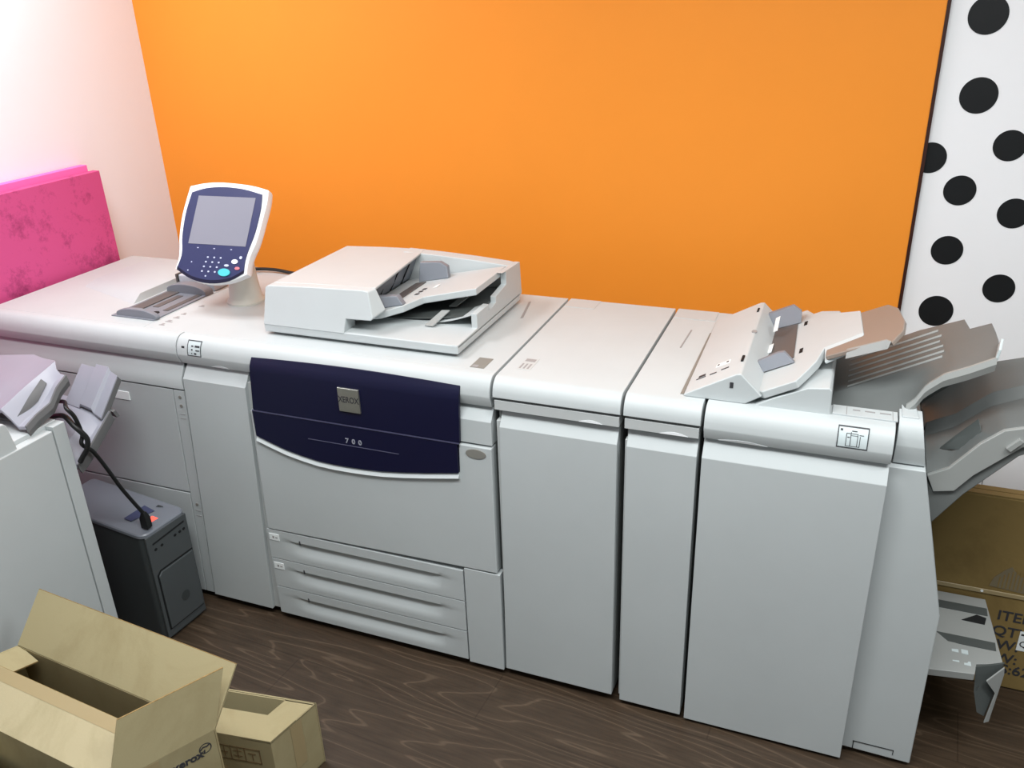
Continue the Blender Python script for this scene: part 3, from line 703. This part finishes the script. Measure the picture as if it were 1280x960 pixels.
# its output trays rise towards the feeder
def ytray(rails, name, m, parent, thick=(0,0,-.01), n=20):
    rows = []
    for x, p in rails:
        rows.append([(x(k/n) if callable(x) else x, y, z) for k, (y, z) in enumerate(profile(p, n))])
    return MB().sheet(rows, thick).build(name, m, parent, .002, ang=25)
u0 = [(-.44,.885),(-.40,.902),(-.351,.914),(-.318,.948),(-.281,.968)]
uf_ = [(-.44,.90),(-.36,.935),(-.262,.968)]
ut = ytray([(-1.162,u0),(-1.19,[(-.44,.88),(-.38,.898),(-.33,.925),(-.275,.968)]),(-1.215,[(-.44,.905),(-.35,.940),(-.262,.972)]),(-1.24,[(-.44,.925),(-.35,.955),(-.24,.985)]),(-1.262,[(-.44,.912),(-.35,.945),(-.225,.978)]),(-1.32,[(-.44,.90),(-.35,.935),(-.20,.965)]),(-1.38,[(-.44,.89),(-.30,.935),(-.17,.95)]),(-1.45,[(-.44,.87),(-.3,.915),(-.14,.94)]),(-1.60,[(-.44,.85),(-.3,.90),(-.14,.92)])], 'output_tray', LILAC, m2)
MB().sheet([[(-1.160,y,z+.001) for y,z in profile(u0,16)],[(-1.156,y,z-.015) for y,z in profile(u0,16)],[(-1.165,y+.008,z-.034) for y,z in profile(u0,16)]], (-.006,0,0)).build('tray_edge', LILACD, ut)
MB().sheet([[(-1.205,-.425,.899),(-1.212,-.37,.934),(-1.219,-.315,.962)],[(-1.202,-.412,.897),(-1.196,-.36,.918),(-1.205,-.312,.950)]], (0,0,.0015)).build('finger_recess', LILACD, ut, 0)
l0 = [(-.337,.715),(-.309,.728),(-.284,.745),(-.25,.770),(-.187,.815)]
lt2 = ytray([(-1.138,l0),(-1.16,[(-.337,.718),(-.30,.735),(-.24,.772),(-.178,.815)]),(-1.20,[(-.337,.748),(-.30,.765),(-.17,.818)]),(-1.30,[(-.337,.748),(-.25,.78),(-.15,.82)]),(-1.40,[(-.337,.742),(-.25,.775),(-.14,.815)]),(-1.60,[(-.337,.737),(-.25,.77),(-.14,.80)])], 'output_tray', LILAC, m2)
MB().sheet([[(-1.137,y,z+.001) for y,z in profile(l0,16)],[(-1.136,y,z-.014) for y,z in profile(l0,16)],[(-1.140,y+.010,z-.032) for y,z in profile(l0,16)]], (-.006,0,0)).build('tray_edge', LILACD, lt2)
MB().slab([(-1.130,-.187,.815),(-1.30,-.15,.82),(-1.30,-.147,.80),(-1.130,-.176,.790)], (0,.012,0)).build('tray_tip', LILACD, lt2, .001)
ex = MB().sheet([[(-1.150,-.215,.805),(-1.142,-.13,.905)],[(-1.185,-.205,.81),(-1.178,-.118,.91)],[(-1.192,-.205,.825),(-1.185,-.115,.922)],[(-1.25,-.19,.825),(-1.243,-.105,.92)],[(-1.258,-.19,.81),(-1.25,-.10,.905)],[(-1.33,-.175,.81),(-1.322,-.09,.905)]], (0,0,-.008)).build('tray_extension', LILAC, lt2, .001)
MB().slab([(-1.150,-.215,.803),(-1.142,-.13,.903),(-1.142,-.118,.885),(-1.150,-.20,.785)], (-.006,0,0)).build('extension_edge', LILACD, ex)
MB().box(-1.55,-1.2,-.40,-.375,.66,.87).build('tray_carrier', LILACD, m2, .003)

# ------------------------------------------------------------------ tower computer with cable
tw = thing('tower_computer', 'dark grey tower computer on the floor between the feeder and the white panel', 'computer', (-1.29,-.122,0), R(-5))
TL, TW, TH = .40, .172, .425     # local: +x front
def tr_outline(x0, x1, w, r=.03, rb=.01):
    return arc(x1-r, w/2-r, r, r, 90, 0, 6) + arc(x1-r, -w/2+r, r, r, 0, -90, 6) + [(x0+rb, -w/2), (x0, -w/2+rb), (x0, w/2-rb), (x0+rb, w/2)]
X0, XF = -.21, .21
out = tr_outline(X0, XF, TW)
def th(x): 
    t = max(0, min(1, (x+.02)/.23)); return TH - .016*t*t*(3-2*t)
TLc = dict(world=False)
MB().loft([[(x,y,.006) for x,y in out],[(x,y,th(x)-.012) for x,y in out]]).build('case', TOWERD, tw, .002, **TLc)
o2 = tr_outline(X0-.003, XF+.003, TW+.006)
MB().loft([[(x,y,th(x)-.012) for x,y in o2],[(x,y,th(x)-.002) for x,y in o2],[(x*.985,y*.965,th(x)+.002) for x,y in o2]]).build('top_panel', TOWERT, tw, .001, **TLc)
fp = MB().prism([(-.082,.012),(.082,.012),(.082,.40),(-.082,.40)], 'x', XF-.004, XF+.004).build('front_bezel', TOWERC, tw, .003, **TLc)
fdp = MB().prism([(-.068,.045),(.074,.045),(.074,.262),(-.056,.262),(-.068,.25)], 'x', XF+.004, XF+.010).build('front_door', TOWERC, tw, .004, **TLc)
MB().prism([(-.072,.041),(-.066,.041),(-.066,.253),(-.055,.264),(.078,.264),(.078,.268),(-.057,.268),(-.072,.255)], 'x', XF+.003, XF+.0055).build('door_gap', DARK, tw, **TLc)
MB().prism([(-.068,.045),(.074,.045),(.074,.041),(-.068,.041)], 'x', XF+.003, XF+.0055).build('door_gap', DARK, tw, **TLc)
MB().prism(arc(.01,.125,.017,.019,0,360,20)[:-1], 'x', XF+.010, XF+.0108).build('door_emblem', TOWERD, fdp, **TLc)
MB().prism([(-.062,.365),(.068,.374),(.068,.379),(-.062,.370)], 'x', XF+.004, XF+.0052).build('disc_slot', DARK, fp, **TLc)
for y in (-.055,-.03,.025,.045,.062): MB().prism(arc(y,.348+y*.05,.0055,.0045,0,360,12)[:-1], 'x', XF+.004, XF+.0052).build('port', DARK, fp, **TLc)
tpz = lambda x: th(x)+.0022
MB().slab([(.085,-.045,tpz(.085)),(.115,-.045,tpz(.115)),(.135,.032,tpz(.135)),(.085,.038,tpz(.09))], (0,0,.001)).build('display', LCD, tw, **TLc)
MB().slab([(.150,-.022,tpz(.15)),(.172,-.022,tpz(.172)),(.175,.008,tpz(.175)),(.150,.008,tpz(.15))], (0,0,.0012)).build('warning_lamp', REDL, tw, **TLc)
for k in range(4): MB().slab([(.120+k*.006,.052+k*.002,tpz(.12)),(.124+k*.006,.052+k*.002,tpz(.12)),(.124+k*.006,.062,tpz(.12)),(.120+k*.006,.062,tpz(.12))], (0,0,.001)).build('key', TOWERD, tw, **TLc)
for x in (-.16,.16):
    for y in (-.06,.06): MB().cyl((x,y,0), .012, .008, 'z', 12).build('foot', DARK, tw, **TLc)
cord = thing('cable', 'black cable hanging from the lilac trays and plugged into the tower top', 'cable', (-1.12,-.2,.44))
MB().tube([(-1.205,-.29,.885),(-1.165,-.305,.895),(-1.130,-.332,.893),(-1.118,-.324,.865),(-1.117,-.316,.808),(-1.117,-.325,.780),(-1.115,-.297,.742),(-1.112,-.268,.668),(-1.108,-.242,.592),(-1.108,-.210,.52),(-1.105,-.188,.470)], .0058).build('cord', RUBBER, cord)
MB().loft([[( -1.105+a*.013, -.187+b*.011, .418) for a,b in ((-1,-1),(1,-1),(1,1),(-1,1))],[(-1.105+a*.013,-.187+b*.011,.452) for a,b in ((-1,-1),(1,-1),(1,1),(-1,1))],[(-1.105+a*.006,-.187+b*.006,.474) for a,b in ((-1,-1),(1,-1),(1,1),(-1,1))]]).build('plug', RUBBER, cord, .002)
tag(MB().tube([(-1.25,-.29,.83),(-1.17,-.315,.856),(-1.120,-.330,.838),(-1.098,-.320,.800),(-1.101,-.326,.768),(-1.116,-.334,.744),(-1.127,-.336,.728)], .0075).build('cable', RUBBER), 'thick black cable loop behind the upper corner of the white panel', 'cable')
tag(MB().tube([(-1.27,.60,ZT+.008),(-1.20,.635,ZT+.012),(-1.12,.648,ZT+.012),(-1.02,.640,ZT+.008),(-.90,.655,ZT+.007)], .006).build('cable', RUBBER), 'black cable lying along the rear edge of the printer top', 'cable')

# ------------------------------------------------------------------ cardboard boxes
def V2(a): return Vector((a[0],a[1],0))
def wallslab(mb, a, b, z0, z1, n, t=.004):
    """upright sheet from a to b with thickness t along n"""
    a, b, n = Vector((a[0],a[1],z0)), Vector((b[0],b[1],z0)), Vector(n).normalized()*t
    up = Vector((0,0,z1-z0)); mb.slab([a, b, b+up, a+up], n)
BX = thing('open_cardboard_box', 'large open cardboard box in the foreground, long flap raised, logo on its end', 'cardboard box', (-.68,-.9,0))
ZR = .46
BR = Vector((-.333,-.811,ZR)); BL = Vector((-.978,-.756,ZR)); ed = Vector((-.108,-.195,0)).normalized(); EW = .223
FR = BR+ed*EW; FL = BL+ed*EW; ld = (BR-BL).normalized(); ud = Vector((0,0,1))
pl = Vector((-ld.y,ld.x,0)); pe = Vector((-ed.y,ed.x,0)); pe = pe if pe.dot(ld) > 0 else -pe
for a, b, nn, nm in ((BL,BR,-pl,'rear_panel'),(FL,FR,pl,'front_panel'),(BR,FR,-pe,'end_panel'),(BL,FL,pe,'end_panel')):
    m_ = MB(); wallslab(m_, a, b, .002, ZR, nn); pn = m_.build(nm, CARDI if nm == 'rear_panel' else CARD, BX)
    if a is BR: endp = pn
MB().slab([(p.x,p.y,.002) for p in (BL,BR,FR,FL)], (0,0,.004)).build('bottom_panel', CARD, BX)
def flap(name, a, b, v, m, t=.004, inset=(0,0)):
    a = Vector(a); b = Vector(b); v = Vector(v); d = (b-a).normalized()
    n_ = d.cross(v).normalized()*t
    pts = [a, b, b+v+d*inset[1], a+v+d*inset[0]]
    o = MB().slab(pts, n_).build(name, m, BX)
    e = MB().slab([pts[2], pts[3], pts[3]+v.normalized()*.0012, pts[2]+v.normalized()*.0012], n_).build('cut_edge', CORE, o)
    return o
flap('rear_flap', BL, BR, (.008,.090,.106), CARD)
FLAPV = Vector((0,0,0))
flap('front_flap', FR+ld*-.004, FL, pl*.104+ud*.049, CARDY)
flap('left_flap', FL, BL, ld*.085-ud*.012, CARD, inset=(-.02,-.012))
ENDV = (.004,.053,.126)
flap('end_flap', BR, FR, ENDV, CARD)
ft = MB(); v = pl*.104+ud*.049; a = FR-ld*.006; b = FL+ld*.004
nrm = ld.cross(v).normalized(); nrm = nrm if nrm.z > 0 else -nrm
ft.slab([a+v*.76+nrm*.0002, b+v*.76+nrm*.0002, b+v*.995+nrm*.0002, a+v*.995+nrm*.0002], nrm*.0004).build('tape_strip', TAPE, BX)
EM = frame((0,0,0), -ed, (0,0,1))
def at_end(s, z): # s metres from the rear corner towards the front, on the outer face
    p = BR+ed*s; return Vector((p.x,p.y,z))+pe*.0005
xm = frame(at_end(.070,.414), -ed, (0,0,1)); 
tx = text('xerox', 'lettering', DARKTX, endp, .0275, xm, ext=.0006, bold=.0008)
lo = MB(); 
def ringpts(r): return [(r*math.cos(R(k*12)), r*math.sin(R(k*12))) for k in range(30)]
lo.loft([[(x,y,0) for x,y in ringpts(.014)],[(x,y,0) for x,y in ringpts(.0115)]], cap=False)
lo.prism([(-.012,-.002),(-.004,.004),(.004,.002),(.012,.006),(.011,.009),(.003,.0055),(-.004,.0075),(-.0125,.002)], 'z', 0, .0005)
lo.prism([(-.006,-.012),(-.004,-.003),(-.001,-.002),(-.002,-.0125)], 'z', 0, .0005)
lo.build('logo', DARKTX, endp, M=frame(at_end(.030,.424), -ed, (0,0,1)))
tp_ = MB().slab([at_end(.125,.002)+pe*.0005, at_end(.165,.002)+pe*.0005, at_end(.165,.458)+pe*.0005, at_end(.125,.458)+pe*.0005], pe*.0004).build('tape_strip', TAPE, endp)

SB = thing('small_cardboard_box', 'smaller cardboard box on the floor behind the large open box, partly open', 'cardboard box', (-.5,-.55,0))
HS = .21
sFR = Vector((-.371,-.620,HS)); sBR = Vector((-.337,-.466,HS)); sl_ = Vector((-.151,-.021,0)).normalized(); LS = .33
sFL = sFR+sl_*LS; sBL = sBR+sl_*LS
se = (sFR-sBR).normalized(); pn1 = Vector((-sl_.y,sl_.x,0)); pn1 = pn1 if pn1.y > 0 else -pn1
pn2 = Vector((-se.y,se.x,0)); pn2 = pn2 if pn2.x < 0 else -pn2
for a, b, nn, nm in ((sBL,sBR,-pn1,'rear_panel'),(sFL,sFR,pn1,'front_panel'),(sBR,sFR,pn2,'end_panel'),(sBL,sFL,-pn2,'end_panel')):
    m_ = MB(); wallslab(m_, a, b, .002, HS, nn); pn = m_.build(nm, CARD, SB)
    if nm == 'front_panel': sfp = pn
    if a is sBR: sep = pn
MB().slab([(p.x,p.y,.002) for p in (sBL,sBR,sFR,sFL)], (0,0,.004)).build('bottom_panel', CARD, SB)
fv = (sBR-sFR)*.54
MB().slab([sFR-sl_*.0+Vector((0,0,.0005)), sFL, sFL+fv, sFR+fv], (0,0,.004)).build('front_flap', CARD, SB)
MB().slab([sFR+Vector((0,0,-.004)), sBR+Vector((0,0,-.004)), sBR+sl_*.083+Vector((0,0,-.004)), sFR+sl_*.083+Vector((0,0,-.004))], (0,0,.004)).build('end_flap', CARD, SB)
MB().slab([sBL-sl_*.006-pn1*.006,sBR+sl_*.006-pn1*.006,sBR+sl_*.006+Vector((-.004,-.024,-.09)),sBL-sl_*.006+Vector((.0,-.024,-.09))], (0,-.003,0)).build('rear_flap', CARD, SB)
mkp = MB(); FM = frame((0,0,0), -sl_, (0,0,1))
def at_f(s, z): 
    p = sFR+sl_*s; return Vector((p.x,p.y,z))-pn1*.0008
def mark(s0, s1, z0, z1): mkp.slab([at_f(s0,z0),at_f(s1,z0),at_f(s1,z1),at_f(s0,z1)], -pn1*.0004)
for a, b, c_, d_ in ((.035,.155,.175,.178),(.035,.155,.130,.133),(.152,.155,.13,.178),(.035,.038,.13,.178),(.118,.121,.13,.178),(.078,.081,.13,.178),(.128,.148,.152,.155),(.136,.139,.138,.172),(.088,.112,.162,.165),(.098,.101,.138,.172),(.088,.112,.145,.148),(.048,.070,.160,.163),(.057,.060,.138,.158)): mark(a,b,c_,d_)
mkp.build('printed_symbols', mat('print_brown',(120,98,66),.7), sfp)
def at_s(s, z):
    p = sFR+(sBR-sFR)*s; return Vector((p.x,p.y,z))-pn2*.0008
MB().slab([at_s(.40,.06),at_s(.64,.06),at_s(.64,.207),at_s(.40,.207)], -pn2*.0003).build('tape_strip', TAPE, sep)

# corner of one more box at the bottom left
tb = thing('cardboard_box', 'yellowish cardboard box corner at the bottom left edge, in front of the open box', 'cardboard box', (-.86,-1.18,0))
c0 = Vector((-.735,-1.015,.36)); q = [c0, c0+Vector((-.36,.032,0)), c0+Vector((-.37,-.30,0)), c0+Vector((-.10,-.34,0))]
MB().slab([(p.x,p.y,.002) for p in q], (0,0,.354)).build('box_body', CARD, tb, .003)
MB().slab([p for p in q], (0,0,.004)).build('top_flap', CARDY, tb)
MB().slab([q[0].lerp(q[3],.45)+ud*.004, q[1].lerp(q[2],.45)+ud*.004, q[1].lerp(q[2],.55)+ud*.004, q[0].lerp(q[3],.55)+ud*.004], (0,0,.0004)).build('tape_strip', TAPE, tb)

# tall brown carton at the right
ct = thing('shipping_carton', 'flattened brown shipping carton standing at right behind the grey tray, printed item and quantity lines', 'cardboard box', (1.43,.65,0))
CY = .437; CX0, CX1 = 1.08, 1.74; CZ = .632
cb_ = MB().box(CX0, CX1, CY, CY+.05, .002, CZ-.004).build('carton_body', CARDB, ct, .004)
MB().box(CX0, CX1, CY+.002, CY+.024, CZ-.004, CZ).build('top_flap', CARDB, ct)
MB().box(CX0, CX1, CY+.027, CY+.05, CZ-.004, CZ).build('top_flap', CARDB, ct)
MB().box(CX0-.001, CX1+.001, CY-.004, CY, .318, .332).build('fold_crease', TAPE, cb_, .002)
CM = lambda x, z: frame((x, CY-.0006, z), (1,0,0), (0,0,1))
for s_, x, z in (('ITEM',1.391,.252),('QTY:',1.390,.199),('W:',1.386,.152),('W:',1.390,.106),('S:62',1.420,.068)):
    text(s_, 'lettering', DARKTX, cb_, .046, CM(x,z), ext=.0005, bold=.0006)
st = MB().box(1.408,1.49,CY-.0016,CY-.0004,.145,.212).build('sticker', LABELW, cb_)
text('Q', 'sticker_lettering', DARKTX, st, .030, frame((1.424,CY-.0018,.168),(1,0,0),(0,0,1)), ext=.0004)
MB().box(1.412,1.48,CY-.0020,CY-.0014,.198,.204).build('sticker_print', DARKTX, st)
um = MB().prism([(1.305,.345),(1.312,.375),(1.335,.405),(1.350,.418),(1.356,.408),(1.375,.39),(1.40,.395),(1.43,.38),(1.43,.335)], 'y', CY-.0012, CY-.0002).build('tape_residue', mat('residue_grey',(120,108,84),.6), cb_)
for k in range(11):
    x = 1.325+k*.0095; h = .03+.028*math.sin(math.pi*min(1,k/9.))
    MB().box(x, x+.003, CY-.0018, CY-.001, .345, .350+h).build('residue_stripe', CARDB, um)
MB().cyl((1.290,CY-.0052,.326), .004, .002, 'y', 10).build('staple', LABELW, cb_)

# ------------------------------------------------------------------ lights and camera
def area(name, loc, sx, sy, power, col=(1,1,1), rot=(0,0,0)):
    l = bpy.data.lights.new(name, 'AREA'); l.shape = 'RECTANGLE'; l.size = sx; l.size_y = sy; l.energy = power; l.color = col
    o = bpy.data.objects.new(name, l); COL.objects.link(o); o.location = loc; o.rotation_euler = rot
    return o
area('ceiling_lamp', (.15,-1.15,ZC-.02), 1.6, .5, 60, (.95,1,1))
area('ceiling_lamp', (-1.45,-.05,ZC-.02), .5, .8, 25, (.97,.98,1))
area('ceiling_lamp', (1.7,-.75,ZC-.02), .9, .5, 36, (.97,1,1))
w = bpy.data.worlds.new('World'); SC.world = w; w.use_nodes = True
w.node_tree.nodes['Background'].inputs[0].default_value = (.9,.98,1,1); w.node_tree.nodes['Background'].inputs[1].default_value = .29

cam = bpy.data.cameras.new('Camera'); co_ = bpy.data.objects.new('Camera', cam); COL.objects.link(co_)
cam.sensor_fit = 'HORIZONTAL'; cam.sensor_width = 36; cam.lens = 36*1077.167/1280
cy_, cp_, cr_ = -.385167, -.42653, -.033632
def camframe(yaw, pitch, roll):
    sy, cy = math.sin(yaw), math.cos(yaw); sp, cp = math.sin(pitch), math.cos(pitch)
    f = Vector((sy*cp, cy*cp, sp)); r = Vector((cy,-sy,0)); u = r.cross(f)
    r2 = r*math.cos(roll)+u*math.sin(roll); u2 = -r*math.sin(roll)+u*math.cos(roll)
    return r2, u2, f
r2, u2, f_ = camframe(cy_, cp_, cr_)
co_.matrix_world = Matrix(((r2.x,u2.x,-f_.x,.8157),(r2.y,u2.y,-f_.y,-1.8623),(r2.z,u2.z,-f_.z,1.8987),(0,0,0,1)))
SC.camera = co_
SC.view_settings.view_transform = 'Standard'; SC.view_settings.look = 'None'; SC.view_settings.gamma = 1; SC.view_settings.exposure = 0
SC.view_settings.use_curve_mapping = False
